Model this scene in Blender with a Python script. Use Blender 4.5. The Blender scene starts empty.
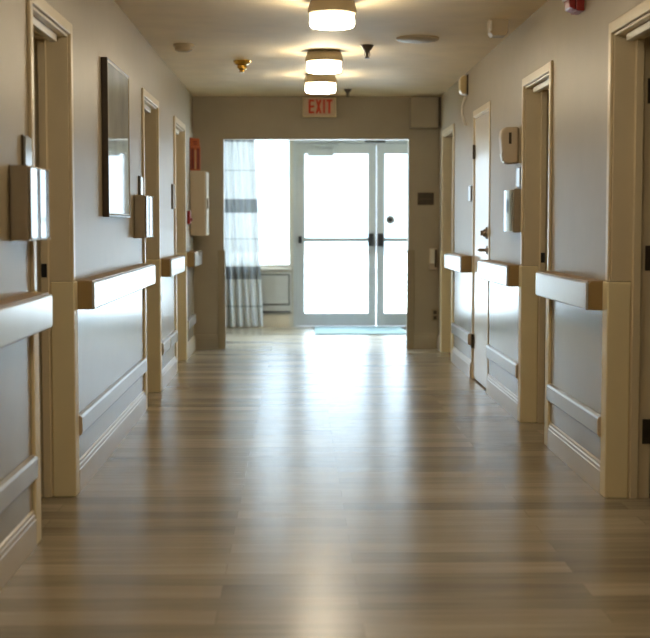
import bpy, bmesh, math, random
from mathutils import Vector, Matrix
random.seed(4)
scene = bpy.context.scene
COL = scene.collection
XL, XR = -1.005, 1.385          # corridor wall faces
YB, YE = -2.6, 13.45            # back wall, end wall face
TH = 0.185                       # wall thickness
CEIL = 2.45
YX = 16.3                       # glazed outside wall of the vestibule
HEAD = 2.05
XC = (XL + XR) / 2

# ------------------------------------------------------------------ materials
def new_mat(name):
    m = bpy.data.materials.new(name); m.use_nodes = True
    nt = m.node_tree
    return m, nt, nt.nodes['Principled BSDF']

def L(nt, a, b): nt.links.new(a, b)

def paint(name, col, rough=0.5, var=0.05, bump=0.0, scale=6.0, metal=0.0, spec=0.5, bscale=220.0):
    m, nt, b = new_mat(name)
    tc = nt.nodes.new('ShaderNodeTexCoord')
    n = nt.nodes.new('ShaderNodeTexNoise'); n.inputs['Scale'].default_value = scale; n.inputs['Detail'].default_value = 4
    L(nt, tc.outputs['Object'], n.inputs['Vector'])
    r = nt.nodes.new('ShaderNodeValToRGB')
    c = Vector(col)
    r.color_ramp.elements[0].position = 0.3; r.color_ramp.elements[1].position = 0.7
    r.color_ramp.elements[0].color = (*(c * (1 - var)), 1); r.color_ramp.elements[1].color = (*(c * (1 + var)), 1)
    L(nt, n.outputs['Fac'], r.inputs['Fac']); L(nt, r.outputs['Color'], b.inputs['Base Color'])
    b.inputs['Roughness'].default_value = rough; b.inputs['Metallic'].default_value = metal
    b.inputs['Specular IOR Level'].default_value = spec
    if bump > 0:
        n2 = nt.nodes.new('ShaderNodeTexNoise'); n2.inputs['Scale'].default_value = bscale; n2.inputs['Detail'].default_value = 2
        L(nt, tc.outputs['Object'], n2.inputs['Vector'])
        bp = nt.nodes.new('ShaderNodeBump'); bp.inputs['Strength'].default_value = bump; bp.inputs['Distance'].default_value = 0.002
        L(nt, n2.outputs['Fac'], bp.inputs['Height']); L(nt, bp.outputs['Normal'], b.inputs['Normal'])
    return m

M = {}
M['wall'] = paint('wall_paint', (0.36, 0.30, 0.20), 0.42, 0.03, 0.15)
M['end_wall'] = paint('end_wall_paint', (0.37, 0.32, 0.24), 0.5, 0.03, 0.15)
M['vest_wall'] = paint('vestibule_paint', (0.55, 0.52, 0.45), 0.6, 0.03, 0.15)
M['wainscot'] = paint('wainscot_vinyl', (0.36, 0.31, 0.23), 0.22, 0.02, 0.1)
M['ceiling'] = paint('ceiling_paint', (0.82, 0.69, 0.46), 0.6, 0.05, 0.5, 4.0, 0, 0.4, 90)
M['casing'] = paint('casing_paint', (0.70, 0.60, 0.42), 0.33, 0.02)
M['guard'] = paint('corner_guard_vinyl', (0.85, 0.74, 0.48), 0.38, 0.02, 0.1)
M['end_guard'] = paint('end_guard_vinyl', (0.30, 0.25, 0.17), 0.4, 0.02, 0.1)
M['base'] = paint('baseboard_paint', (0.58, 0.50, 0.38), 0.28, 0.02)
M['rail_white'] = paint('rail_cover_vinyl', (0.55, 0.57, 0.60), 0.22, 0.02, 0.1)
M['rail_tan'] = paint('rail_cap_vinyl', (0.30, 0.205, 0.09), 0.42, 0.04)
M['rail_top'] = paint('rail_top_wood', (0.32, 0.21, 0.10), 0.38, 0.15, 0, 18)
M['bumper'] = paint('bumper_vinyl', (0.46, 0.46, 0.47), 0.22, 0.02, 0.1)
M['white'] = paint('white_plastic', (0.72, 0.69, 0.62), 0.35, 0.02)
M['beige'] = paint('beige_plastic', (0.56, 0.47, 0.36), 0.35, 0.02)
M['cream'] = paint('cream_plastic', (0.62, 0.50, 0.27), 0.35, 0.02)
M['door_white'] = paint('door_enamel', (0.88, 0.88, 0.88), 0.22, 0.01)
M['door_wood'] = paint('door_veneer', (0.36, 0.26, 0.15), 0.4, 0.12, 0, 12)
M['black'] = paint('black_plastic', (0.015, 0.015, 0.017), 0.4, 0.05)
M['darkmetal'] = paint('dark_bronze', (0.07, 0.055, 0.04), 0.4, 0.1, 0, 30, 0.6)
M['steel'] = paint('brushed_steel', (0.62, 0.60, 0.57), 0.07, 0.03, 0, 40, 1.0)
M['steel_side'] = paint('steel_side_panel', (0.36, 0.31, 0.24), 0.4, 0.03, 0, 40, 0.5)
M['nickel'] = paint('satin_nickel', (0.35, 0.30, 0.24), 0.3, 0.05, 0, 40, 1.0)
M['brass'] = paint('polished_brass', (0.62, 0.38, 0.07), 0.25, 0.1, 0, 40, 1.0)
M['alu'] = paint('anodised_aluminium', (0.48, 0.51, 0.53), 0.38, 0.02, 0, 10, 0.35)
M['red'] = paint('red_enamel', (0.30, 0.018, 0.014), 0.35, 0.06)
M['orange'] = paint('orange_red_sign', (0.55, 0.13, 0.04), 0.4, 0.05)
M['darkred'] = paint('dark_red_sign', (0.20, 0.02, 0.01), 0.4, 0.05)
M['bronze'] = paint('lamp_pan_tan', (0.32, 0.26, 0.17), 0.4, 0.05)
M['frame'] = paint('picture_frame_dark', (0.05, 0.035, 0.022), 0.35, 0.15, 0, 25)
M['fillet'] = paint('picture_fillet', (0.45, 0.36, 0.22), 0.4, 0.05)
M['plaque'] = paint('brown_plaque', (0.075, 0.05, 0.03), 0.35, 0.1)
M['sign'] = paint('room_sign_plastic', (0.48, 0.50, 0.52), 0.12, 0.02)
M['heater'] = paint('heater_enamel', (0.42, 0.41, 0.38), 0.4, 0.02)
M['heater_dark'] = paint('heater_slot', (0.08, 0.08, 0.08), 0.6, 0.05)
M['mat'] = paint('mat_pile', (0.20, 0.30, 0.31), 0.9, 0.12, 0.8, 60)
M['concrete'] = paint('concrete_paving', (0.62, 0.61, 0.58), 0.8, 0.06, 0.3, 2.0)
M['ceil_plate'] = paint('ceiling_plate_paint', (0.50, 0.42, 0.30), 0.5, 0.03)
M['dark_grey'] = paint('dark_grey_metal', (0.10, 0.085, 0.07), 0.4, 0.1)
M['bar'] = paint('push_bar_metal', (0.42, 0.44, 0.44), 0.4, 0.03, 0, 10, 0.3)
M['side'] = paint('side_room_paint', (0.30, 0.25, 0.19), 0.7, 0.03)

def picture_mat():
    m, nt, b = new_mat('picture_print')
    tc = nt.nodes.new('ShaderNodeTexCoord')
    n = nt.nodes.new('ShaderNodeTexNoise'); n.inputs['Scale'].default_value = 3; n.inputs['Detail'].default_value = 6
    r = nt.nodes.new('ShaderNodeValToRGB')
    e = r.color_ramp.elements
    e[0].color = (0.36, 0.40, 0.45, 1); e[0].position = 0.3
    e[1].color = (0.52, 0.56, 0.60, 1); e[1].position = 0.7
    L(nt, tc.outputs['Object'], n.inputs['Vector']); L(nt, n.outputs['Fac'], r.inputs['Fac']); L(nt, r.outputs['Color'], b.inputs['Base Color'])
    b.inputs['Roughness'].default_value = 0.03
    b.inputs['IOR'].default_value = 1.6
    return m
M['picture'] = picture_mat()

def emit(name, col, strength, base=None):
    m, nt, b = new_mat(name)
    b.inputs['Base Color'].default_value = (*(base or col), 1)
    b.inputs['Emission Color'].default_value = (*col, 1); b.inputs['Emission Strength'].default_value = strength
    b.inputs['Roughness'].default_value = 0.4
    return m
LAMP = 43.0
M['lamp'] = emit('lamp_glass', (1.0, 0.86, 0.63), LAMP, (0.8, 0.8, 0.78))
M['exit_face'] = emit('exit_sign_face', (0.75, 0.50, 0.27), 0.08, (0.38, 0.29, 0.18))
M['exit_red'] = emit('exit_sign_letters', (0.75, 0.06, 0.01), 0.15, (0.25, 0.014, 0.004))

for k in ('exit_face', 'exit_red'): M[k].node_tree.nodes['Principled BSDF'].inputs['Specular IOR Level'].default_value = 0.1

def glass_mat():
    m = bpy.data.materials.new('clear_glass'); m.use_nodes = True
    nt = m.node_tree; nt.nodes.remove(nt.nodes['Principled BSDF'])
    out = nt.nodes['Material Output']
    t = nt.nodes.new('ShaderNodeBsdfTransparent'); t.inputs['Color'].default_value = (0.93, 0.97, 0.96, 1)
    g = nt.nodes.new('ShaderNodeBsdfGlossy'); g.inputs['Roughness'].default_value = 0.02
    f = nt.nodes.new('ShaderNodeFresnel'); f.inputs['IOR'].default_value = 1.45
    n = nt.nodes.new('ShaderNodeTexNoise'); n.inputs['Scale'].default_value = 1.5
    bp = nt.nodes.new('ShaderNodeBump'); bp.inputs['Strength'].default_value = 0.02
    L(nt, n.outputs['Fac'], bp.inputs['Height']); L(nt, bp.outputs['Normal'], g.inputs['Normal'])
    mx = nt.nodes.new('ShaderNodeMixShader')
    L(nt, f.outputs['Fac'], mx.inputs['Fac']); L(nt, t.outputs[0], mx.inputs[1]); L(nt, g.outputs[0], mx.inputs[2])
    L(nt, mx.outputs[0], out.inputs['Surface'])
    return m
M['glass'] = glass_mat()

def curtain_mat():
    m = bpy.data.materials.new('sheer_banded_curtain'); m.use_nodes = True
    nt = m.node_tree; nt.nodes.remove(nt.nodes['Principled BSDF'])
    out = nt.nodes['Material Output']
    tc = nt.nodes.new('ShaderNodeTexCoord'); sx = nt.nodes.new('ShaderNodeSeparateXYZ')
    L(nt, tc.outputs['Object'], sx.inputs[0])
    r = nt.nodes.new('ShaderNodeValToRGB'); cr = r.color_ramp; cr.interpolation = 'CONSTANT'
    mr = nt.nodes.new('ShaderNodeMapRange'); mr.inputs[1].default_value = 0; mr.inputs[2].default_value = 2.4
    L(nt, sx.outputs['Z'], mr.inputs[0]); L(nt, mr.outputs[0], r.inputs['Fac'])
    stops = [(0.0, 0.62), (0.225, 0.34), (0.238, 0.62), (0.545, 0.26), (0.70, 0.70), (1.015, 0.42), (1.03, 0.74),
             (1.33, 0.26), (1.485, 0.74), (1.81, 0.40), (1.823, 0.74), (2.15, 0.24)]
    cr.elements[0].position = 0
    cr.elements[0].color = (0.5, 0.5, 0.5, 1)
    def c3(v): return (v * 0.95, v * 1.0, v * 1.03, 1) if v < 0.5 else (v * 0.98, v, v, 1)
    cr.elements[0].color = c3(stops[0][1]); cr.elements[1].position = stops[1][0] / 2.4; cr.elements[1].color = c3(stops[1][1])
    for z, v in stops[2:]:
        e = cr.elements.new(z / 2.4); e.color = c3(v)
    w = nt.nodes.new('ShaderNodeTexNoise'); w.inputs['Scale'].default_value = 60
    L(nt, tc.outputs['Object'], w.inputs['Vector'])
    d = nt.nodes.new('ShaderNodeBsdfDiffuse'); tl = nt.nodes.new('ShaderNodeBsdfTranslucent'); tp = nt.nodes.new('ShaderNodeBsdfTransparent')
    L(nt, r.outputs['Color'], d.inputs['Color']); L(nt, r.outputs['Color'], tl.inputs['Color']); L(nt, r.outputs['Color'], tp.inputs['Color'])
    m1 = nt.nodes.new('ShaderNodeMixShader'); m1.inputs[0].default_value = 0.16
    L(nt, d.outputs[0], m1.inputs[1]); L(nt, tl.outputs[0], m1.inputs[2])
    m2 = nt.nodes.new('ShaderNodeMixShader')
    mr2 = nt.nodes.new('ShaderNodeMapRange'); mr2.inputs[3].default_value = 0.015; mr2.inputs[4].default_value = 0.035
    L(nt, w.outputs['Fac'], mr2.inputs[0]); L(nt, mr2.outputs[0], m2.inputs[0])
    L(nt, m1.outputs[0], m2.inputs[1]); L(nt, tp.outputs[0], m2.inputs[2])
    L(nt, m2.outputs[0], out.inputs['Surface'])
    return m
M['curtain'] = curtain_mat()

def floor_mat():
    m, nt, b = new_mat('vinyl_plank_floor')
    N = nt.nodes.new
    tc = N('ShaderNodeTexCoord')
    br = N('ShaderNodeTexBrick'); br.offset = 0.37; br.offset_frequency = 2; br.squash = 1
    br.inputs['Color1'].default_value = (0, 0, 0, 1); br.inputs['Color2'].default_value = (1, 1, 1, 1)
    br.inputs['Mortar'].default_value = (0.4, 0.4, 0.4, 1)
    br.inputs['Scale'].default_value = 1; br.inputs['Mortar Size'].default_value = 0.0012
    br.inputs['Brick Width'].default_value = 1.22; br.inputs['Row Height'].default_value = 0.152
    br.inputs['Bias'].default_value = 0.0
    L(nt, tc.outputs['Object'], br.inputs['Vector'])
    mp = N('ShaderNodeMapping'); mp.inputs['Scale'].default_value = (1.1, 26, 1)
    L(nt, tc.outputs['Object'], mp.inputs['Vector'])
    # shift the grain per plank
    off = N('ShaderNodeVectorMath'); off.operation = 'SCALE'; off.inputs['Scale'].default_value = 7
    L(nt, br.outputs['Color'], off.inputs[0])
    ad = N('ShaderNodeVectorMath'); ad.operation = 'ADD'
    L(nt, mp.outputs[0], ad.inputs[0]); L(nt, off.outputs[0], ad.inputs[1])
    g = N('ShaderNodeTexNoise'); g.inputs['Scale'].default_value = 1.6; g.inputs['Detail'].default_value = 6; g.inputs['Roughness'].default_value = 0.62
    L(nt, ad.outputs[0], g.inputs['Vector'])
    big = N('ShaderNodeTexNoise'); big.inputs['Scale'].default_value = 1.0; big.inputs['Detail'].default_value = 2
    mp2 = N('ShaderNodeMapping'); mp2.inputs['Scale'].default_value = (0.9, 5.5, 1)
    L(nt, tc.outputs['Object'], mp2.inputs['Vector']); L(nt, mp2.outputs[0], big.inputs['Vector'])
    m1 = N('ShaderNodeMath'); m1.operation = 'MULTIPLY'; m1.inputs[1].default_value = 0.34
    L(nt, br.outputs['Color'], m1.inputs[0])
    m2 = N('ShaderNodeMath'); m2.operation = 'MULTIPLY_ADD'; m2.inputs[1].default_value = 0.55
    L(nt, g.outputs['Fac'], m2.inputs[0]); L(nt, m1.outputs[0], m2.inputs[2])
    m3 = N('ShaderNodeMath'); m3.operation = 'MULTIPLY_ADD'; m3.inputs[1].default_value = 0.35
    L(nt, big.outputs['Fac'], m3.inputs[0]); L(nt, m2.outputs[0], m3.inputs[2])
    r = N('ShaderNodeValToRGB'); e = r.color_ramp.elements
    e[0].position = 0.30; e[0].color = (0.155, 0.128, 0.09, 1)
    e[1].position = 0.92; e[1].color = (0.50, 0.435, 0.33, 1)
    k = e.new(0.58); k.color = (0.30, 0.253, 0.186, 1)
    L(nt, m3.outputs[0], r.inputs['Fac'])
    # seams
    mx = N('ShaderNodeMix'); mx.data_type = 'RGBA'; mx.inputs['B'].default_value = (0.12, 0.09, 0.06, 1)
    sm = N('ShaderNodeMath'); sm.operation = 'MULTIPLY'; sm.inputs[1].default_value = 0.6
    L(nt, br.outputs['Fac'], sm.inputs[0]); L(nt, sm.outputs[0], mx.inputs['Factor']); L(nt, r.outputs['Color'], mx.inputs['A'])
    L(nt, mx.outputs['Result'], b.inputs['Base Color'])
    rr = N('ShaderNodeMapRange'); rr.inputs[3].default_value = 0.19; rr.inputs[4].default_value = 0.29
    L(nt, g.outputs['Fac'], rr.inputs[0]); L(nt, rr.outputs[0], b.inputs['Roughness'])
    bp = N('ShaderNodeBump'); bp.inputs['Strength'].default_value = 0.35; bp.inputs['Distance'].default_value = 0.002
    L(nt, g.outputs['Fac'], bp.inputs['Height']); L(nt, bp.outputs['Normal'], b.inputs['Normal'])
    b.inputs['Specular IOR Level'].default_value = 0.36
    return m
M['floor'] = floor_mat()

# ------------------------------------------------------------------ mesh helpers
class MB:
    def __init__(s): s.bm = bmesh.new()
    def box(s, x0, x1, y0, y1, z0, z1):
        x0, x1 = min(x0, x1), max(x0, x1); y0, y1 = min(y0, y1), max(y0, y1); z0, z1 = min(z0, z1), max(z0, z1)
        v = [s.bm.verts.new(p) for p in ((x0,y0,z0),(x1,y0,z0),(x1,y1,z0),(x0,y1,z0),(x0,y0,z1),(x1,y0,z1),(x1,y1,z1),(x0,y1,z1))]
        for f in ((0,3,2,1),(4,5,6,7),(0,1,5,4),(1,2,6,5),(2,3,7,6),(3,0,4,7)): s.bm.faces.new([v[i] for i in f])
        return s
    def prism(s, pts, axis, a0, a1):
        """extrude a 2D outline; axis 'y': pts are (x,z); 'x': (y,z); 'z': (x,y)"""
        def P(p, a): return {'y': (p[0], a, p[1]), 'x': (a, p[0], p[1]), 'z': (p[0], p[1], a)}[axis]
        A = [s.bm.verts.new(P(p, a0)) for p in pts]; B = [s.bm.verts.new(P(p, a1)) for p in pts]
        n = len(pts)
        s.bm.faces.new(A); s.bm.faces.new(B[::-1])
        for i in range(n): s.bm.faces.new((A[i], B[i], B[(i+1) % n], A[(i+1) % n]))
        return s
    def lathe(s, c, prof, n=28, axis='z'):
        """profile of (radius, height) turned about an axis through c"""
        rings = []
        for r, h in prof:
            ring = []
            for i in range(n if r > 1e-6 else 1):
                a = 2 * math.pi * i / n
                u, w = r * math.cos(a), r * math.sin(a)
                p = {'z': (u, w, h), 'x': (h, u, w), 'y': (u, h, w)}[axis]
                ring.append(s.bm.verts.new((c[0]+p[0], c[1]+p[1], c[2]+p[2])))
            rings.append(ring)
        for a, b in zip(rings, rings[1:]):
            for i in range(n):
                j = (i + 1) % n
                if len(a) == 1 and len(b) == 1: break
                if len(a) == 1: s.bm.faces.new((a[0], b[i], b[j]))
                elif len(b) == 1: s.bm.faces.new((a[i], a[j], b[0]))
                else: s.bm.faces.new((a[i], a[j], b[j], b[i]))
        if len(rings[0]) > 1: s.bm.faces.new(rings[0][::-1])
        if len(rings[-1]) > 1: s.bm.faces.new(rings[-1])
        return s
    def tube(s, pts, r, n=10):
        pts = [Vector(p) for p in pts]; rings = []
        for i, p in enumerate(pts):
            d = (pts[min(i+1, len(pts)-1)] - pts[max(i-1, 0)]).normalized()
            a = d.orthogonal().normalized() if i == 0 else (rings_dir - d * rings_dir.dot(d)).normalized()
            rings_dir = a; b = d.cross(a)
            rings.append([s.bm.verts.new(p + (a*math.cos(2*math.pi*k/n) + b*math.sin(2*math.pi*k/n))*r) for k in range(n)])
        for A, B in zip(rings, rings[1:]):
            for k in range(n): s.bm.faces.new((A[k], A[(k+1) % n], B[(k+1) % n], B[k]))
        s.bm.faces.new(rings[0][::-1]); s.bm.faces.new(rings[-1])
        return s

ROOTLOC = {}
def link(name, mb, mat, parent=None, bevel=0.0, smooth=False, seg=2):
    bm = mb.bm
    bmesh.ops.recalc_face_normals(bm, faces=bm.faces)
    me = bpy.data.meshes.new(name)
    if parent is not None:
        org = ROOTLOC[parent.name]
    else:
        xs = [v.co.x for v in bm.verts]; ys = [v.co.y for v in bm.verts]; zs = [v.co.z for v in bm.verts]
        org = Vector(((min(xs)+max(xs))/2, (min(ys)+max(ys))/2, min(zs)))
    bmesh.ops.translate(bm, verts=bm.verts, vec=-org)
    bm.to_mesh(me); bm.free()
    me.materials.append(M[mat])
    if smooth:
        for p in me.polygons: p.use_smooth = True
        me.set_sharp_from_angle(angle=math.radians(38))
    o = bpy.data.objects.new(name, me); COL.objects.link(o)
    if parent is not None: o.parent = parent
    else: o.location = org
    ROOTLOC[o.name] = org.copy()
    if bevel > 0:
        b = o.modifiers.new('bevel', 'BEVEL'); b.width = bevel; b.segments = seg; b.limit_method = 'ANGLE'; b.angle_limit = math.radians(40)
    return o

def tag(o, label, cat, group=None):
    o['label'] = label; o['category'] = cat
    if group: o['group'] = group
    return o

def thing(name, loc, label, cat, group=None):
    o = bpy.data.objects.new(name, None); COL.objects.link(o)
    o.empty_display_size = 0.05; o.location = loc
    ROOTLOC[o.name] = Vector(loc)
    return tag(o, label, cat, group)

def struct(name, mb, mat, bevel=0.0):
    o = link(name, mb, mat, None, bevel); o['kind'] = 'structure'; return o

def struct_root(name, loc):
    o = bpy.data.objects.new(name, None); COL.objects.link(o)
    o.location = loc; o.empty_display_size = 0.05; o['kind'] = 'structure'; ROOTLOC[o.name] = Vector(loc); return o

def B(*a): return MB().box(*a)

# ------------------------------------------------------------------ setting
LD = [(5.27, 6.14), (9.06, 9.98), (11.37, 12.34)]                    # left doorways
RD = [(5.17, 6.06), (7.54, 8.40), (9.95, 10.80), (12.20, 13.07)]     # right doorways
SXL, SXR = -3.3, 3.7
struct('floor', B(SXL, SXR, YB - .1, YX + .15, -0.12, 0), 'floor')
struct('ceiling', B(SXL, SXR, YB - .1, YX + .15, CEIL, CEIL + .12), 'ceiling')

def long_wall(name, xf, sgn, doors):
    mb = MB(); x1 = xf + sgn * TH
    y = YB
    for a, b in doors:
        mb.box(xf, x1, y, a, 0, CEIL); mb.box(xf, x1, a, b, HEAD, CEIL); y = b
    mb.box(xf, x1, y, YE, 0, CEIL)
    struct(name, mb, 'wall')
long_wall('wall_left', XL, -1, LD)
long_wall('wall_right', XR, 1, RD)
OX0, OX1, OZ = -0.712, 1.087, 2.04      # end opening
mb = MB()
mb.box(SXL, OX0, YE, YE + .15, 0, CEIL).box(OX1, SXR, YE, YE + .15, 0, CEIL).box(OX0, OX1, YE, YE + .15, OZ, CEIL)
struct('wall_end', mb, 'end_wall')
struct('wall_back', B(SXL, SXR, YB - .1, YB, 0, CEIL), 'side')
struct('wall_side_left', B(SXL - .1, SXL, YB, YE, 0, CEIL), 'side')
struct('wall_side_right', B(SXR, SXR + .1, YB, YE, 0, CEIL), 'side')
# partitions between the side rooms
for i, y in enumerate((3.2, 7.2, 10.4)):
    struct('wall_partition_left_%d' % (i+1), B(SXL, XL - TH, y, y + .1, 0, CEIL), 'side')
for i, y in enumerate((3.2, 7.1, 9.1, 11.6)):
    struct('wall_partition_right_%d' % (i+1), B(XR + TH, SXR, y, y + .1, 0, CEIL), 'side')
# vestibule
VX0, VX1 = -1.75, 2.35
SY0, SY1, SZ0, SZ1 = YE + .45, YX - .30, .70, 2.25  # side wall openings for the added daylight windows
for nm, x0 in (('wall_vestibule_left', VX0 - .1), ('wall_vestibule_right', VX1)):
    mb = MB().box(x0, x0 + .1, YE + .15, SY0, 0, CEIL).box(x0, x0 + .1, SY1, YX, 0, CEIL)
    mb.box(x0, x0 + .1, SY0, SY1, 0, SZ0).box(x0, x0 + .1, SY0, SY1, SZ1, CEIL)
    struct(nm, mb, 'vest_wall')
WX0, WX1, WZ0, WZ1 = -1.55, -0.075, 0.70, 2.32
DX0, DX1, DZ = -0.045, 1.925, 2.215
mb = MB()
mb.box(VX0 - .1, WX0, YX, YX + .14, 0, CEIL).box(WX0, WX1, YX, YX + .14, 0, WZ0).box(WX0, WX1, YX, YX + .14, WZ1, CEIL)
mb.box(WX1, DX0, YX, YX + .14, 0, CEIL).box(DX0, DX1, YX, YX + .14, DZ, CEIL).box(DX1, VX1 + .1, YX, YX + .14, 0, CEIL)
struct('wall_outside', mb, 'vest_wall')

# baseboards (stepped profile)
def base_profile(xf, s):
    return [(xf, 0), (xf + s*.016, 0), (xf + s*.016, .102), (xf + s*.0125, .106), (xf + s*.0125, .120), (xf + s*.008, .125), (xf + s*.008, .136), (xf, .142)]
GW = 0.088   # guard leg width
mb = MB()
for a, b in ((YB, 5.27 - GW), (6.14 + GW, 9.06 - GW), (9.98 + GW, 11.37 - GW), (12.34 + GW, YE - .016)):
    mb.prism(base_profile(XL, 1), 'y', a + .001, b - .001)
struct('baseboard_left', mb, 'base')
mb = MB()
for a, b in ((YB, 5.17 - GW), (6.06 + GW, 7.54 - GW), (8.40 + GW, 9.95 - .052), (10.80 + .052, 12.20 - GW), (13.07 + GW, YE - .016)):
    mb.prism(base_profile(XR, -1), 'y', a + .001, b - .001)
struct('baseboard_right', mb, 'base')
def base_profile_y(yf): return [(y_, z) for y_, z in base_profile(yf, -1)]
mb = MB()
mb.prism(base_profile_y(YE), 'x', XL + .0165, OX0 - .062); mb.prism(base_profile_y(YE), 'x', OX1 + .062, XR - .0165)
struct('baseboard_end', mb, 'end_wall')
struct('baseboard_vestibule', MB().box(VX0, DX0 - .05, YX - .02, YX, 0, .145), 'base')

# glossy vinyl sheet on the wall below the handrails
n = 0
for xf, s, segs in ((XL, 1, ((YB, 5.27), (6.14, 9.06), (9.98, 11.37), (12.34, YE - .02))), (XR, -1, ((6.06, 7.54), (8.40, 9.95), (10.80, 12.20)))):
    for a, b in segs:
        n += 1
        struct('trim_%d' % n, B(xf, xf + s*.003, a + GW + .001, b - GW - .001, .143, .832), 'wainscot')

# ------------------------------------------------------------------ doorways (frames are part of the building)
GH = 0.965
def doorway(idx, xf, s, a, b, low=GH + .002, closed=False):
    """s = direction from the wall into the corridor; frame lining, casing and stop of one opening"""
    root = struct_root('door_%d' % idx, (xf, (a + b) / 2, 0))
    cw, ct = 0.05, 0.014
    mb = MB()
    mb.box(xf, xf + s*ct, a - cw, a, low, HEAD + cw).box(xf, xf + s*ct, b, b + cw, low, HEAD + cw)
    mb.box(xf, xf + s*ct, a, b, HEAD, HEAD + cw)
    link('casing', mb, 'casing', root, .004)
    lt = 0.012; xi = xf - s*TH
    mb = MB()
    d = xf - s*(GW + .002)
    for y0, y1 in ((a, a + lt), (b - lt, b)):
        mb.box(d, xi, y0, y1, 0, HEAD)
        mb.box(xf, d, y0, y1, low, HEAD)
    mb.box(xf, xi, a + lt, b - lt, HEAD - lt, HEAD)
    link('jamb', mb, 'casing', root, .002)
    st = 0.014
    mb = MB(); x0, x1 = xf - s*.094, xf - s*.130
    mb.box(x0, x1, a + lt, a + lt + st, 0, HEAD - lt).box(x0, x1, b - lt - st, b - lt, 0, HEAD - lt)
    mb.box(x0, x1, a + lt + st, b - lt - st, HEAD - lt - st, HEAD - lt)
    link('door_stop', mb, 'casing', root, .003)
    return root

for i, (a, b) in enumerate(LD):
    r = doorway(i + 1, XL, 1, a, b)
    # closer track under the head
    mb = MB().box(XL - .030, XL - .062, a + .08, b - .10, HEAD - .012 - .034, HEAD - .0125)
    link('closer_track', mb, 'white', r, .004)
    if i < 2:
        link('strike_plate', MB().box(XL - .100, XL - .124, b - .0265, b - .031, 0.985, 1.045), 'black', r)
for i, (a, b) in enumerate(RD):
    if i == 2: continue
    r = doorway(i + 4, XR, -1, a, b)
    if i < 2:
        mb = MB().box(XR + .030, XR + .062, a + .08, b - .10, HEAD - .012 - .034, HEAD - .0125)
        link('closer_track', mb, 'white', r, .004)
    if i == 0:
        # opened leaf standing in the room, hung on the far jamb
        leaf = link('door_leaf', MB().box(XR + TH + .012, XR + TH + .056, b + .004, b + .80, .012, HEAD - .02), 'door_wood', r, .003)
        for z in (.30, 1.07, 1.80):
            h = MB().box(XR + .148, XR + TH + .004, b - .0165, b - .0125, z - .055, z + .055)
            h.lathe((XR + TH + .008, b - .012, z - .06), [(.0075, 0), (.0075, .12)], 10)
            link('hinge', h, 'darkmetal', r)
        lv = MB().lathe((XR + TH + .057, b + .73, 1.0), [(.026, 0), (.026, .012), (.010, .014), (.010, .05)], 16, 'x').box(XR + TH + .093, XR + TH + .108, b + .62, b + .735, .99, 1.012)
        link('lever_handle', lv, 'nickel', leaf)
    if i == 1:
        link('strike_plate', MB().box(XR + .100, XR + .124, b - .0265, b - .031, .985, 1.045), 'black', r)

# closed white door on the right wall
a, b = RD[2]
r = struct_root('door_6', (XR, (a + b) / 2, 0))
cw, ct = .05, .006
mb = MB().box(XR, XR - ct, a - cw, a, 0, HEAD + cw).box(XR, XR - ct, b, b + cw, 0, HEAD + cw).box(XR, XR - ct, a, b, HEAD, HEAD + cw)
link('casing', mb, 'casing', r, .004)
mb = MB().box(XR, XR + TH, a, a + .012, 0, HEAD).box(XR, XR + TH, b - .012, b, 0, HEAD).box(XR, XR + TH, a + .012, b - .012, HEAD - .012, HEAD)
link('jamb', mb, 'casing', r, .002)
leaf = link('door_leaf', MB().box(XR + .004, XR + .048, a + .016, b - .016, .012, HEAD - .016), 'door_white', r, .003)
for z in (.30, 1.78):
    h = MB().lathe((XR - .006, b - .018, z - .055), [(.009, 0), (.009, .11)], 12).box(XR - .0005, XR + .0035, b - .05, b - .016, z - .05, z + .05)
    link('hinge', h, 'darkmetal', r)
yl = a + .085
lv = MB().lathe((XR + .003, yl, 1.03), [(.032, 0), (.032, -.010), (.012, -.014), (.012, -.060)], 20, 'x')
lv.tube([(XR - .055, yl - .012, 1.03), (XR - .057, yl + .04, 1.03), (XR - .055, yl + .085, 1.027), (XR - .048, yl + .115, 1.025)], .010)
link('lever_handle', lv, 'nickel', leaf, 0, True)
lv = MB().lathe((XR + .003, yl, 1.155), [(.045, 0), (.043, -.014), (.030, -.020), (.026, -.034), (0, -.036)], 24, 'x').box(XR - .027, XR - .050, yl - .005, yl + .005, 1.135, 1.175)
link('deadbolt', lv, 'nickel', leaf, 0, True)

# ------------------------------------------------------------------ handrails, bumpers, corner guards
def handrail(xf, s, a, b, label):
    z0, z1, dp = .834, .965, .090
    t = thing('handrail', (xf + s*dp/2, (a + b) / 2, z0), label, 'handrail', 'handrails along the corridor walls')
    ins = .016
    pr = [(xf, z0), (xf + s*(dp-.012), z0), (xf + s*(dp-.012), z1 - .010), (xf, z1 - .010)]
    link('rail_core', MB().prism(pr, 'y', a + ins, b - ins), 'rail_tan', t)
    x0 = xf + s*(dp - .012)
    r = .007
    def plate(za, zb): return [(x0, za), (x0 + s*.008, za), (x0 + s*.012, za + r), (x0 + s*.012, zb - r), (x0 + s*.008, zb), (x0, zb)]
    mb = MB().prism(plate(z0, z1 - .006), 'y', a + ins*.4, b - ins*.4)
    link('front_cover', mb, 'rail_white', t, .002)
    link('top_strip', MB().box(xf, x0 - s*.0005, a + ins, b - ins, z1 - .010, z1), 'rail_top', t, .002)
    c = .012
    cap = [(xf, z0), (xf + s*(dp-.022), z0), (xf + s*(dp-.012), z0 + .008), (xf + s*(dp-.0125), z1 - c), (xf + s*(dp-.012-c), z1), (xf, z1)]
    link('end_cap', MB().prism(cap, 'y', a, a + ins), 'rail_tan', t, .003)
    link('end_cap', MB().prism(cap, 'y', b - ins, b), 'rail_tan', t, .003)
    return t
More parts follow.
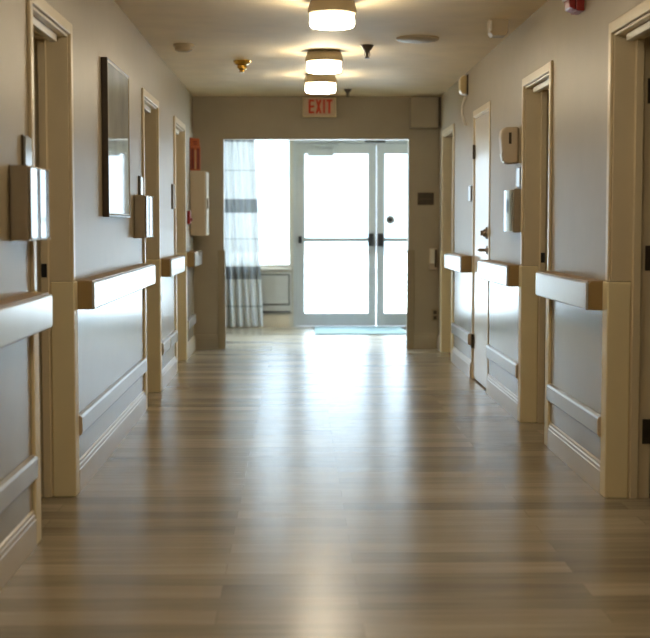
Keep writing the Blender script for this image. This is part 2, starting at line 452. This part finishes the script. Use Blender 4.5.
handrail(XL, 1, -0.6, 5.17, 'handrail nearest the camera on the left wall, cut off by the photo edge')
handrail(XL, 1, 6.235, 8.93, 'long pale handrail on the left wall below the framed picture')
handrail(XL, 1, 10.072, 11.27, 'short handrail between the two farther left doorways')
handrail(XL, 1, 12.435, 13.32, 'stubby handrail at the far left corner below the extinguisher cabinet')
handrail(XR, -1, 6.15, 7.46, 'nearest handrail on the right wall, between the two open doorways')
handrail(XR, -1, 8.49, 9.87, 'handrail on the right wall below the steel dispenser')
handrail(XR, -1, 10.92, 12.12, 'farthest handrail on the right wall, beyond the white door')

def bumper(xf, s, a, b, label):
    z0, z1 = .256, .354
    t = thing('bumper_rail', (xf + s*.0155, (a + b) / 2, z0), label, 'bumper rail', 'low bumper rails along the corridor walls')
    x0 = xf + s*.003
    pr = [(x0, z0), (x0 + s*.018, z0 + .004), (x0 + s*.025, z0 + .014), (x0 + s*.025, z1 - .014), (x0 + s*.018, z1 - .004), (x0, z1)]
    link('rail_strip', MB().prism(pr, 'y', a + .01, b - .01), 'bumper', t, .002)
    for q in ((a, a + .01), (b - .01, b)):
        link('end_cap', MB().prism(pr, 'y', *q), 'beige', t, .002)
bumper(XL, 1, -0.6, 5.17, 'low bumper rail nearest the camera on the left wall')
bumper(XL, 1, 6.235, 8.965, 'long low bumper rail on the left wall under the picture')
bumper(XL, 1, 10.075, 10.62, 'nearer of two short low bumpers between the farther left doorways')
bumper(XL, 1, 10.65, 11.275, 'farther of two short low bumpers between the farther left doorways')
bumper(XL, 1, 12.44, 13.34, 'low bumper rail in the far left corner beside the end wall')
bumper(XR, -1, 6.155, 7.445, 'nearest low bumper rail on the right wall, left of the near open doorway')
bumper(XR, -1, 8.495, 9.86, 'low bumper rail on the right wall before the white door')
bumper(XR, -1, 10.90, 12.10, 'farthest low bumper rail on the right wall, beyond the white door')

def guard(xf, s, yc, d, label, mat='guard'):
    """L shaped guard round the corner at (xf, yc); the wall lies towards d along y"""
    t = .016
    o = (xf + s*t, yc - d*t)
    pts = [o, (o[0], yc + d*GW), (xf, yc + d*GW), (xf, yc), (xf - s*GW, yc), (xf - s*GW, yc - d*t)]
    ob = link('corner_guard', MB().prism(pts, 'z', 0, GH), mat, None, .006, False, 3)
    return tag(ob, label, 'corner guard', 'cream corner guards at the doorways')
guard(XL, 1, 5.27, -1, 'cream corner guard edge at the near side of the nearest left doorway')
guard(XL, 1, 6.14, 1, 'cream corner guard at the far side of the nearest left doorway')
guard(XL, 1, 9.06, -1, 'thin edge of corner guard at the far end of the long left handrail')
guard(XL, 1, 9.98, 1, 'cream corner guard at the far side of the middle left doorway')
guard(XL, 1, 11.37, -1, 'thin edge of corner guard at the near side of the farthest left doorway')
guard(XL, 1, 12.34, 1, 'cream corner guard at the far side of the farthest left doorway')
guard(XR, -1, 6.06, 1, 'wide cream corner guard by the nearest right doorway, nearest of all on the right')
guard(XR, -1, 7.54, -1, 'thin edge of corner guard at the far end of the nearest right handrail')
guard(XR, -1, 8.40, 1, 'cream corner guard just right of the handrail under the steel dispenser')
guard(XR, -1, 12.20, -1, 'thin edge of corner guard at the near side of the farthest right doorway')
guard(XR, -1, 13.07, 1, 'cream corner guard at the far side of the farthest right doorway')

def end_guard(x, s, label):
    t = .014; w = .06
    # wraps three faces of the opening's edge: corridor face and reveal
    g = .001
    pts = [(x + s*t, YE - t), (x + s*t, YE + .05), (x + s*g, YE + .05), (x + s*g, YE - g), (x - s*w, YE - g), (x - s*w, YE - t)]
    ob = link('corner_guard', MB().prism(pts, 'z', 0, GH), 'end_guard', None, .004)
    tag(ob, label, 'corner guard', 'brown corner guards at the end opening')
end_guard(OX0, 1, 'brown corner guard on the left edge of the opening beside the curtain')
end_guard(OX1, -1, 'brown corner guard on the right edge of the opening to the glass doors')

# ------------------------------------------------------------------ ceiling fittings
LY = [7.68, 9.93, 11.45]
lab = ['nearest lit drum ceiling light at the top of the photo', 'middle one of the three lit drum ceiling lights', 'farthest lit drum ceiling light, just above the exit sign']
XLMP = .195
def lamp(y, label):
    t = thing('ceiling_light', (XLMP, y, CEIL), label, 'ceiling light', 'drum ceiling lights along the corridor')
    c = (XLMP, y, CEIL)
    link('lamp_pan', MB().lathe(c, [(.070, -.001), (.120, -.006), (.134, -.052), (.134, -.072), (.126, -.079)], 32), 'bronze', t, 0, True)
    link('diffuser', MB().lathe(c, [(.122, -.0795), (.124, -.135), (.117, -.148), (.09, -.154), (0, -.156)], 32), 'lamp', t, 0, True)
    return t
for y, l in zip(LY, lab): lamp(y, l)
for i, y in enumerate((5.5, 3.4, 1.3, -.8)):
    lamp(y, ['drum ceiling light above the frame, first one nearer than those in view', 'drum ceiling light above the frame, second one nearer than those in view',
             'drum ceiling light overhead of the camera', 'drum ceiling light behind the camera'][i])

def sprinkler(x, y, mat, label, sc=1.0):
    t = thing('fire_sprinkler', (x, y, CEIL), label, 'sprinkler', 'ceiling sprinkler heads')
    c = (x, y, CEIL)
    link('escutcheon', MB().lathe(c, [(.045*sc, 0), (.043*sc, -.008*sc), (.030*sc, -.030*sc), (.018*sc, -.042*sc)], 20), mat, t, 0, True)
    link('nozzle', MB().lathe(c, [(.014*sc, -.042*sc), (.010*sc, -.065*sc), (.006*sc, -.085*sc)], 12), mat, t, 0, True)
    mb = MB().lathe(c, [(.020*sc, -.086*sc), (.020*sc, -.090*sc), (0, -.0905*sc)], 12)
    for k in (-1, 1): mb.tube([(x + k*.016*sc, y, CEIL - .04*sc), (x + k*.019*sc, y, CEIL - .065*sc), (x + k*.008*sc, y, CEIL - .087*sc)], .003*sc, 6)
    link('deflector', mb, mat, t)
sprinkler(.485, 9.60, 'dark_grey', 'dark grey sprinkler head right of the middle ceiling light')
sprinkler(.465, 12.70, 'dark_grey', 'tiny far sprinkler head right of the farthest ceiling light', .8)
t = thing('fire_sprinkler', (-.413, 10.52, CEIL), 'shiny brass fitting on the left half of the ceiling', 'sprinkler', 'ceiling sprinkler heads')
c = (-.413, 10.52, CEIL)
link('escutcheon', MB().lathe(c, [(.068, 0), (.066, -.010), (.050, -.030), (.030, -.036)], 24), 'brass', t, 0, True)
link('nozzle', MB().lathe(c, [(.036, -.0365), (.036, -.062), (.022, -.070), (.022, -.086), (0, -.090)], 16), 'brass', t, 0, True)

t = thing('smoke_detector', (-.775, 9.58, CEIL), 'small round smoke detector near the left wall on the ceiling', 'smoke detector')
c = (-.775, 9.58, CEIL)
link('base_plate', MB().lathe(c, [(.072, 0), (.072, -.016)], 28), 'ceil_plate', t, 0, True)
link('sensor_cap', MB().lathe(c, [(.064, -.0165), (.060, -.040), (.040, -.050), (0, -.052)], 28), 'ceil_plate', t, 0, True)
link('indicator', MB().box(-.725, -.708, 9.518, 9.528, CEIL - .038, CEIL - .026), 'white', t)

t = thing('ceiling_speaker', (.80, 9.22, CEIL), 'flat round ceiling speaker plate right of the lights', 'ceiling speaker')
c = (.80, 9.22, CEIL)
link('rim', MB().lathe(c, [(.142, 0), (.142, -.010), (.130, -.018), (.120, -.018)], 40), 'ceil_plate', t, 0, True)
link('grille', MB().lathe(c, [(.119, -.0185), (.110, -.022), (.06, -.026), (0, -.027)], 40), 'ceil_plate', t, 0, True)

t = thing('ceiling_sensor', (1.22, 8.42, CEIL), 'white boxy sensor on the ceiling close to the right wall', 'sensor')
link('housing', MB().prism([(1.16, CEIL), (1.275, CEIL), (1.272, CEIL - .08), (1.255, CEIL - .10), (1.18, CEIL - .10), (1.163, CEIL - .08)], 'y', 8.36, 8.48), 'ceil_plate', t, .006)
link('lens', MB().box(1.160, 1.172, 8.345, 8.3595, CEIL - .07, CEIL - .012), 'white', t, .002)  # white strip standing in for the highlight along the housing's left edge

# ------------------------------------------------------------------ exit sign
y1 = YE; y0 = YE - .05
ex0, ex1, ez0, ez1 = .053, .383, 2.248, 2.440
t = thing('exit_sign', (.218, YE - .025, ez0), 'lit exit sign with red letters above the end opening', 'exit sign')
link('housing', MB().box(ex0, ex1, y0 + .006, y1, ez0, ez1), 'cream', t, .006)
link('face_plate', MB().box(ex0 + .012, ex1 - .012, y0, y0 + .0055, ez0 + .012, ez1 - .012), 'exit_face', t, .002)
mb = MB(); zb, zt = ez0 + .036, ez1 - .022; w = .021; zm = (zb + zt) / 2
ya, yb_ = y0 - .003, y0 - .0002
lx = ex0 + .060
mb.box(lx, lx + w, ya, yb_, zb, zt)
for z in (zb, zm - w/2, zt - w): mb.box(lx + w, lx + .055, ya, yb_, z, z + w)
x = lx + .067; ww = .060
mb.prism([(x, zb), (x + w, zb), (x + ww, zt), (x + ww - w, zt)], 'y', ya, yb_)
mb.prism([(x + ww - w, zb), (x + ww, zb), (x + w, zt), (x, zt)], 'y', ya - .0006, yb_)
x += ww + .012
mb.box(x, x + w, ya, yb_, zb, zt)
x += w + .012
mb.box(x + .018, x + .018 + w, ya, yb_, zb, zt - w).box(x, x + .058, ya, yb_, zt - w, zt)
link('lettering', mb, 'exit_red', t)

# ------------------------------------------------------------------ left wall fittings
def room_sign(xf, s, a, b, z0, z1, label):
    t = thing('room_sign', (xf, (a + b)/2, z0), label, 'room sign', 'room signs beside the doorways')
    link('backing', MB().box(xf, xf + s*.008, a, b, z0, z1), 'darkmetal', t, .001)
    link('sign_face', MB().box(xf + s*.0085, xf + s*.016, a + .006, b - .006, z0 + .006, z1 - .006), 'sign', t, .002)
room_sign(XL, 1, 5.075, 5.205, 1.405, 1.545, 'pale room sign just above the nearest left steel dispenser')
room_sign(XL, 1, 8.79, 8.93, 1.40, 1.525, 'pale room sign above the farther left steel dispenser')
room_sign(XL, 1, 11.10, 11.25, 1.34, 1.54, 'narrow room sign before the farthest left doorway')
room_sign(XR, -1, 8.49, 8.62, 1.445, 1.572, 'bright room sign under the soap dispenser on the right wall')
room_sign(XR, -1, 10.90, 11.05, 1.40, 1.525, 'bright room sign just beyond the white door')

def dispenser(xf, s, a, b, z0, z1, label, dp=.078, curve=.0):
    t = thing('steel_dispenser', (xf + s*dp/2, (a + b)/2, z0), label, 'dispenser', 'stainless steel wall dispensers')
    link('mounting_plate', MB().box(xf, xf + s*.003, a + .02, b - .02, z0 - .004, z1 + .004), 'steel_side', t)
    link('body', MB().box(xf + s*.0035, xf + s*(dp - .010), a, b, z0, z1), 'steel_side', t, .004)
    x0 = xf + s*(dp - .0095)
    if curve > 0:
        def bow(y0, y1):
            n = 8; pts = [(x0, y0)]
            for k in range(n + 1):
                u = y0 + (y1 - y0)*k/n
                pts.append((x0 + s*(.004 + curve*math.sin(math.pi*k/n)), u))
            pts.append((x0, y1)); return pts
        link('front_panel', MB().prism(bow(a + .004, b - .004), 'z', z0 + .006, z1 - .006), 'steel', t, 0, True)
    else:
        w_ = b - a
        for q in ((a + .004, a + .32*w_), (a + .51*w_, a + .80*w_)):
            link('front_panel', MB().box(x0, x0 + s*.009, q[0], q[1], z0 + .006, z1 - .006), 'steel', t, .003)
        for q in ((a + .325*w_, a + .505*w_), (a + .805*w_, b - .004)):
            link('dark_slot', MB().box(x0, x0 + s*.008, q[0], q[1], z0 + .006, z1 - .006), 'darkmetal', t)
        for y in (a + .012, b - .016):
            for z in (z0 + .001, z1 - .011):
                link('corner_clip', MB().box(x0 + s*.0095, x0 + s*.013, y - .008, y + .008, z, z + .010), 'white', t)
    return t
dispenser(XL, 1, 4.845, 5.20, 1.160, 1.425, 'large steel dispenser with mirrored front nearest on the left wall')
dispenser(XL, 1, 8.535, 8.93, 1.132, 1.40, 'steel dispenser on the left wall beyond the framed picture')
dispenser(XR, -1, 8.475, 8.90, 1.168, 1.436, 'steel dispenser with rounded chrome front on the right wall', .062, .018)

# framed picture
fa, fb, fz0, fz1 = 7.165, 8.08, 1.257, 2.075
t = thing('framed_picture', (XL, (fa+fb)/2, fz0), 'dark framed picture on the left wall, its glass mirroring the bright doors', 'framed picture')
w = .013; dp = .034
mb = MB()
mb.box(XL, XL + dp, fa, fa + w, fz0, fz1).box(XL, XL + dp, fb - w, fb, fz0, fz1)
mb.box(XL, XL + dp, fa + w, fb - w, fz0, fz0 + w).box(XL, XL + dp, fa + w, fb - w, fz1 - w, fz1)
link('frame', mb, 'frame', t, .003)
mb = MB(); i = w + .0005; k = w + .006
mb.box(XL + .006, XL + .033, fa + i, fa + k, fz0 + i, fz1 - i).box(XL + .006, XL + .033, fb - k, fb - i, fz0 + i, fz1 - i)
mb.box(XL + .006, XL + .033, fa + k, fb - k, fz0 + i, fz0 + k).box(XL + .006, XL + .033, fa + k, fb - k, fz1 - k, fz1 - i)
link('fillet', mb, 'fillet', t, .001)
link('glazed_print', MB().box(XL + .002, XL + .030, fa + k + .0005, fb - k - .0005, fz0 + k + .0005, fz1 - k - .0005), 'picture', t)

# extinguisher cabinet, projecting sign, pull station
t = thing('extinguisher_cabinet', (XL + .075, 13.15, 1.11), 'tall beige wall cabinet at the far left corner under the orange sign', 'cabinet')
link('wall_mount', MB().box(XL, XL + .004, 13.03, 13.30, 1.13, 1.69), 'darkmetal', t)
link('body', MB().box(XL + .0045, XL + .140, 13.0, 13.33, 1.11, 1.715), 'beige', t, .004)
d = link('cabinet_door', MB().box(XL + .1405, XL + .158, 13.004, 13.326, 1.115, 1.710), 'white', t, .003)
link('handle', MB().box(XL + .1585, XL + .170, 13.03, 13.045, 1.36, 1.46), 'nickel', d, .002)
t = thing('fire_sign', (XL + .05, 13.06, 1.73), 'orange red sign jutting from the left wall above the beige cabinet', 'sign')
link('sign_panel', MB().box(XL + .004, XL + .098, 13.05, 13.07, 1.722, 1.945), 'orange', t, .002)
link('mounting_flange', MB().box(XL, XL + .004, 13.02, 13.10, 1.722, 2.03), 'darkred', t)
mb = MB().box(XL + .012, XL + .038, 13.046, 13.0495, 1.735, 1.930).box(XL + .064, XL + .090, 13.046, 13.0495, 1.735, 1.930)
link('side_stripes', mb, 'darkred', t)
link('centre_stripe', MB().box(XL + .046, XL + .056, 13.046, 13.0495, 1.735, 1.915), 'cream', t)
link('sign_cap', MB().prism([(XL + .004, 1.946), (XL + .094, 1.946), (XL + .088, 2.02), (XL + .004, 2.03)], 'y', 13.05, 13.07), 'orange', t, .002)
link('cap_bars', MB().box(XL + .030, XL + .070, 13.046, 13.0495, 1.965, 1.972).box(XL + .030, XL + .070, 13.046, 13.0495, 1.985, 1.995), 'darkred', t)
t = thing('pull_station', (XL, 12.72, 1.22), 'small dark red alarm pull station left of the beige cabinet', 'pull station')
link('mounting_box', MB().box(XL, XL + .028, 12.66, 12.78, 1.22, 1.34), 'red', t, .003)
link('pull_handle', MB().box(XL + .0285, XL + .045, 12.68, 12.76, 1.245, 1.275), 'darkred', t, .003)

# ------------------------------------------------------------------ right wall fittings
t = thing('soap_dispenser', (XR - .05, 8.69, 1.595), 'beige rounded soap dispenser high on the right wall', 'soap dispenser')
prof = [(XR, 1.60), (XR - .066, 1.595), (XR - .090, 1.605), (XR - .102, 1.66), (XR - .112, 1.76), (XR - .106, 1.805), (XR - .080, 1.825), (XR, 1.825)]
link('body', MB().prism(prof, 'y', 8.635, 8.745), 'beige', t, .012, False, 3)
link('sight_window', MB().box(XR - .045, XR - .062, 8.6325, 8.6349, 1.72, 1.79), 'darkmetal', t)
link('push_lever', MB().prism([(XR - .093, 1.612), (XR - .098, 1.612), (XR - .108, 1.66), (XR - .103, 1.663)], 'y', 8.66, 8.72), 'white', t, .003)

t = thing('fire_alarm', (XR - .03, 6.76, 2.24), 'red fire alarm horn high on the right wall, cut by the top edge', 'fire alarm')
link('mounting_box', MB().box(XR, XR - .040, 6.69, 6.83, 2.245, 2.40), 'red', t, .004)
link('horn_cover', MB().prism([(XR - .0405, 2.25), (XR - .070, 2.262), (XR - .076, 2.30), (XR - .076, 2.385), (XR - .0405, 2.395)], 'y', 6.70, 6.82), 'red', t, .005)
link('strobe_lens', MB().box(XR - .077, XR - .094, 6.735, 6.785, 2.30, 2.37), 'white', t, .004)

t = thing('call_light', (XR - .03, 11.27, 2.262), 'cream corridor call light high on the right wall near the ceiling', 'call light')
link('base_plate', MB().box(XR, XR - .010, 11.21, 11.33, 2.262, 2.425), 'darkmetal', t, .002)
link('dome', MB().prism([(XR - .0105, 2.270), (XR - .050, 2.275), (XR - .066, 2.30), (XR - .066, 2.39), (XR - .050, 2.415), (XR - .0105, 2.42)], 'y', 11.215, 11.325), 'cream', t, .010, False, 3)
pts = [(XR - .012 - .030*math.sin(math.pi*k/8), 11.27, 2.255 - .235*k/8) for k in range(9)]
t2 = link('hanging_conduit', MB().tube(pts, .011, 10), 'white', None, 0, True)
tag(t2, 'thin curved white conduit hanging below the cream call light', 'conduit')

# ------------------------------------------------------------------ end wall fittings
t = thing('wall_box', (1.22, YE - .06, 2.146), 'wall coloured box under the ceiling in the far right corner', 'wall box')
link('housing', MB().box(1.092, 1.360, YE - .12, YE, 2.146, 2.440), 'end_wall', t, .004)
link('gap_shade_strip', MB().box(1.3605, XR, YE - .121, YE, 2.15, 2.438), 'darkmetal', t)  # dark strip standing in for the shadowed gap between box and wall
t = thing('wall_plaque', (1.25, YE, 1.405), 'small dark brown plaque on the end wall right of the doors', 'plaque')
link('backing', MB().box(1.174, 1.334, YE - .008, YE, 1.405, 1.525), 'plaque', t, .002)
link('sign_face', MB().box(1.182, 1.326, YE - .011, YE - .0085, 1.413, 1.517), 'darkmetal', t)
link('raised_bar', MB().box(1.20, 1.308, YE - .0125, YE - .0112, 1.455, 1.470), 'plaque', t)
t = thing('wall_box', (1.33, YE, .775), 'pale small wall box at rail height on the end wall right of the doors', 'wall box')
link('back_box', MB().box(1.290, 1.368, YE - .030, YE, .775, .985), 'beige', t, .004)
link('cover', MB().box(1.296, 1.340, YE - .050, YE - .0305, .84, .975), 'white', t, .004)
link('side_slot', MB().box(1.342, 1.362, YE - .040, YE - .0305, .80, .97), 'darkmetal', t)
t = thing('wall_outlet', (1.352, YE, .27), 'faint electrical outlet low on the end wall at the right corner', 'outlet')
link('cover_plate', MB().box(1.318, 1.383, YE - .007, YE, .27, .39), 'end_guard', t, .002)
link('socket', MB().box(1.334, 1.367, YE - .0085, YE - .0072, .285, .322), 'darkmetal', t)
link('socket', MB().box(1.334, 1.367, YE - .0085, YE - .0072, .338, .375), 'darkmetal', t)

# ------------------------------------------------------------------ vestibule: window, glass doors, curtain, heater, mat
yf0, yf1 = YX + .03, YX + .10
r = struct_root('window_1', ((WX0 + WX1)/2, YX, WZ0))
fw = .045
mb = MB().box(WX0, WX0 + fw, yf0, yf1, WZ0, WZ1).box(WX1 - .018, WX1, yf0, yf1, WZ0, WZ1)
mb.box(WX0 + fw, WX1 - .018, yf0, yf1, WZ0, WZ0 + fw).box(WX0 + fw, WX1 - .018, yf0, yf1, WZ1 - fw, WZ1)
link('window_frame', mb, 'white', r, .003)
link('window_pane', MB().box(WX0 + fw, WX1 - .018, YX + .06, YX + .066, WZ0 + fw, WZ1 - fw), 'glass', r)
link('window_sill', MB().box(WX0 - .02, WX1 + .01, YX - .05, YX + .03, WZ0 - .025, WZ0 + .002), 'white', r, .004)

for nm, x0 in (('window_added_left', VX0 - .08), ('window_added_right', VX1 + .02)):  # unseen side windows, added to bring more daylight into the vestibule
    r = struct_root(nm, (x0 + .03, (SY0 + SY1)/2, SZ0))
    mb = MB().box(x0, x0 + .06, SY0, SY0 + .045, SZ0, SZ1).box(x0, x0 + .06, SY1 - .045, SY1, SZ0, SZ1)
    mb.box(x0, x0 + .06, SY0 + .045, SY1 - .045, SZ0, SZ0 + .045).box(x0, x0 + .06, SY0 + .045, SY1 - .045, SZ1 - .045, SZ1)
    link('window_frame', mb, 'white', r, .003)
    link('window_pane', MB().box(x0 + .027, x0 + .033, SY0 + .045, SY1 - .045, SZ0 + .045, SZ1 - .045), 'glass', r)

r = struct_root('door_8', ((DX0 + DX1)/2, YX, 0))
yd0, yd1 = YX + .02, YX + .075
mb = MB().box(DX0, DX0 + .040, YX - .01, YX + .12, 0, DZ).box(DX1 - .040, DX1, YX - .01, YX + .12, 0, DZ).box(DX0 + .04, DX1 - .04, YX - .01, YX + .12, 2.170, DZ)
link('door_frame', mb, 'alu', r, .003)
mb = MB().box(DX0 + .04, DX0 + .065, YX + .078, YX + .12, .011, 2.17).box(DX1 - .065, DX1 - .04, YX + .078, YX + .12, .011, 2.17).box(DX0 + .065, DX1 - .065, YX + .078, YX + .12, 2.145, 2.17)
link('door_stop', mb, 'alu', r, .002)
link('threshold', MB().box(DX0 + .04, DX1 - .04, YX - .02, YX + .12, 0, .010), 'alu', r, .003)
def glass_leaf(x0, x1, hinge_left):
    mb = MB(); s = .094; zb, zt = .014, 2.166
    mb.box(x0, x0 + s, yd0, yd1, zb, zt).box(x1 - s, x1, yd0, yd1, zb, zt)
    mb.box(x0 + s, x1 - s, yd0, yd1, zb, .165).box(x0 + s, x1 - s, yd0, yd1, 2.045, zt)
    leaf = link('door_leaf', mb, 'alu', r, .003)
    link('glass_pane', MB().box(x0 + s, x1 - s, yd0 + .024, yd0 + .030, .165, 2.045), 'glass', leaf)
    z = 1.035
    hx, lx = (x0 + .04, x1 - .065) if hinge_left else (x1 - .04, x0 + .045)
    a_, b_ = min(hx, lx), max(hx, lx)
    link('push_bar', MB().box(a_ + .03, b_ - .03, yd0 - .072, yd0 - .042, z - .022, z + .022), 'bar', leaf, .006)
    link('bar_end', MB().box(hx - .020, hx + .020, yd0 - .065, yd0 - .0003, z - .042, z + .042), 'black', leaf, .004)
    mb = MB().box(lx - .034, lx + .034, yd0 - .085, yd0 - .0003, z - .075, z + .075)
    link('latch_case', mb, 'black', leaf, .010)
    return leaf
lf1 = glass_leaf(-.003, .9355, True)
lf2 = glass_leaf(.9415, 1.88, False)
mb = MB().box(.125, .43, yd0 - .075, yd0 - .0003, 2.015, 2.10)
cl = link('door_closer', mb, 'alu', lf1, .008)
mb = MB().tube([(.20, yd0 - .055, 2.101), (.20, yd0 - .055, 2.13), (.47, yd0 - .10, 2.14), (.55, YX - .012, 2.185)], .009, 8)
link('closer_arm', mb, 'alu', lf1)
link('head_bracket', MB().box(.80, 1.04, YX - .020, YX - .0105, 2.175, 2.20), 'darkmetal', r)
link('door_sticker', MB().lathe((1.105, yd0 + .0235, 1.27), [(.052, 0), (.052, -.0012)], 24, 'y'), 'heater', lf2)
link('sticker_mark', MB().lathe((1.105, yd0 + .0222, 1.27), [(.030, 0), (.030, -.0008), (.012, -.0009), (.012, -.0004)], 24, 'y'), 'black', lf2)

# curtain on a rod
cx0, cx1, cy = -1.45, -.395, YX - .125
t = thing('curtain', ((cx0 + cx1)/2, cy, .02), 'sheer white curtain with grey bands left of the glass doors', 'curtain')
mb = MB(); nx, nz = 150, 30
grid = []
rnd = random.Random(3)
ph = [rnd.uniform(0, 6.28) for _ in range(5)]
for j in range(nz + 1):
    v = j/nz; z = .02 + v*2.33; row = []
    for i in range(nx + 1):
        u = i/nx
        x = cx0 + (cx1 - .10*v - cx0)*u - .012*(1 - v)*math.sin(u*9 + ph[3])
        amp = .034 + .016*math.sin(u*11 + ph[0])
        y = cy + amp*math.sin(u*2*math.pi*13 + .9*math.sin(u*7 + ph[1]) + .5*(1 - v)) + .010*math.sin(u*31 + ph[2] + v*2)
        row.append(mb.bm.verts.new((x, y, z)))
    grid.append(row)
for j in range(nz):
    for i in range(nx): mb.bm.faces.new((grid[j][i], grid[j][i+1], grid[j+1][i+1], grid[j+1][i]))
link('curtain_panel', mb, 'curtain', t, 0, True)
t = thing('curtain_rod', ((cx0 + cx1)/2 + .1, cy, 2.362), 'curtain rod above the window, hidden behind the lintel', 'curtain rod')
link('rod', MB().lathe((0, cy, 2.363), [(.012, cx0 - .1), (.012, cx1 + .12)], 14, 'x'), 'darkmetal', t)
for x in (cx0 - .05, cx1 + .07):
    link('bracket', MB().box(x - .008, x + .008, cy, YX, 2.3755, 2.386), 'darkmetal', t)

hx0, hx1 = -1.30, -.062
t = thing('wall_heater', ((hx0 + hx1)/2, YX - .03, .165), 'grey wall heater panel below the window beside the glass doors', 'heater')
mb = MB().box(hx0, hx1, YX - .030, YX, .165, .655)
link('case', mb, 'heater', t, .004)
mb = MB(); e = .014
a_, b_, c_, d_ = hx0 + .03, hx1 - .025, .262, .630
mb.box(a_, a_ + e, YX - .034, YX - .0305, c_, d_).box(b_ - e, b_, YX - .034, YX - .0305, c_, d_).box(a_ + e, b_ - e, YX - .034, YX - .0305, c_, c_ + e).box(a_ + e, b_ - e, YX - .034, YX - .0305, d_ - e, d_)
link('panel_edge', mb, 'heater_dark', t)
link('front_panel', MB().box(a_ + .018, b_ - .018, YX - .042, YX - .0305, c_ + .018, d_ - .018), 'heater', t, .004)
link('air_slot', MB().box(hx0 + .02, hx1 - .02, YX - .034, YX - .0305, .172, .196), 'heater_dark', t)

mat_ = link('door_mat', MB().box(.20, 1.22, 15.17, 16.22, 0, .012), 'mat', None, .004)
tag(mat_, 'thin blue grey doormat on the floor inside the glass doors', 'doormat')

# outside
mb = MB().box(-40, 40, YX + .16, 60, -.25, -.03).box(-40, VX0 - .12, YE + .16, YX + .16, -.25, -.03).box(VX1 + .12, 40, YE + .16, YX + .16, -.25, -.03)
g = struct('ground', mb, 'concrete')

# ------------------------------------------------------------------ world and camera
w = bpy.data.worlds.new('sky'); scene.world = w; w.use_nodes = True
bg = w.node_tree.nodes['Background']
SKY = 3.6; SKY_TOP = 38.0
nt = w.node_tree
tc = nt.nodes.new('ShaderNodeTexCoord'); sx = nt.nodes.new('ShaderNodeSeparateXYZ'); mr = nt.nodes.new('ShaderNodeMapRange')
L(nt, tc.outputs['Generated'], sx.inputs[0]); L(nt, sx.outputs['Z'], mr.inputs[0])
mr.inputs[1].default_value = 0.17; mr.inputs[2].default_value = 0.6; mr.inputs[3].default_value = SKY; mr.inputs[4].default_value = SKY_TOP
L(nt, mr.outputs[0], bg.inputs['Strength'])
bg.inputs['Color'].default_value = (0.70, 0.83, 1.0, 1)

cam = bpy.data.cameras.new('camera'); co = bpy.data.objects.new('camera', cam); COL.objects.link(co)
f_px = 1378.0
cam.sensor_fit = 'HORIZONTAL'; cam.sensor_width = 36; cam.lens = f_px / 650 * 36
p = math.atan((319 - 224) / f_px); th = math.atan((325 - 297) * math.cos(p) / f_px)
co.location = (0, 0, 1.22)
co.rotation_euler = (math.pi/2 - p, 0, -th)
cam.clip_start = .05; cam.clip_end = 200
cam.dof.use_dof = True; cam.dof.focus_distance = 7.6; cam.dof.aperture_fstop = 3.2
scene.camera = co

scene.view_settings.view_transform = 'Standard'; scene.view_settings.look = 'None'
scene.view_settings.gamma = 1; scene.view_settings.use_curve_mapping = False
scene.view_settings.exposure = 0.08
cy_ = scene.cycles
cy_.use_denoising = True
cy_.max_bounces = 10; cy_.diffuse_bounces = 6; cy_.glossy_bounces = 5; cy_.transparent_max_bounces = 12
cy_.caustics_reflective = False; cy_.caustics_refractive = False
cy_.sample_clamp_indirect = 6.0
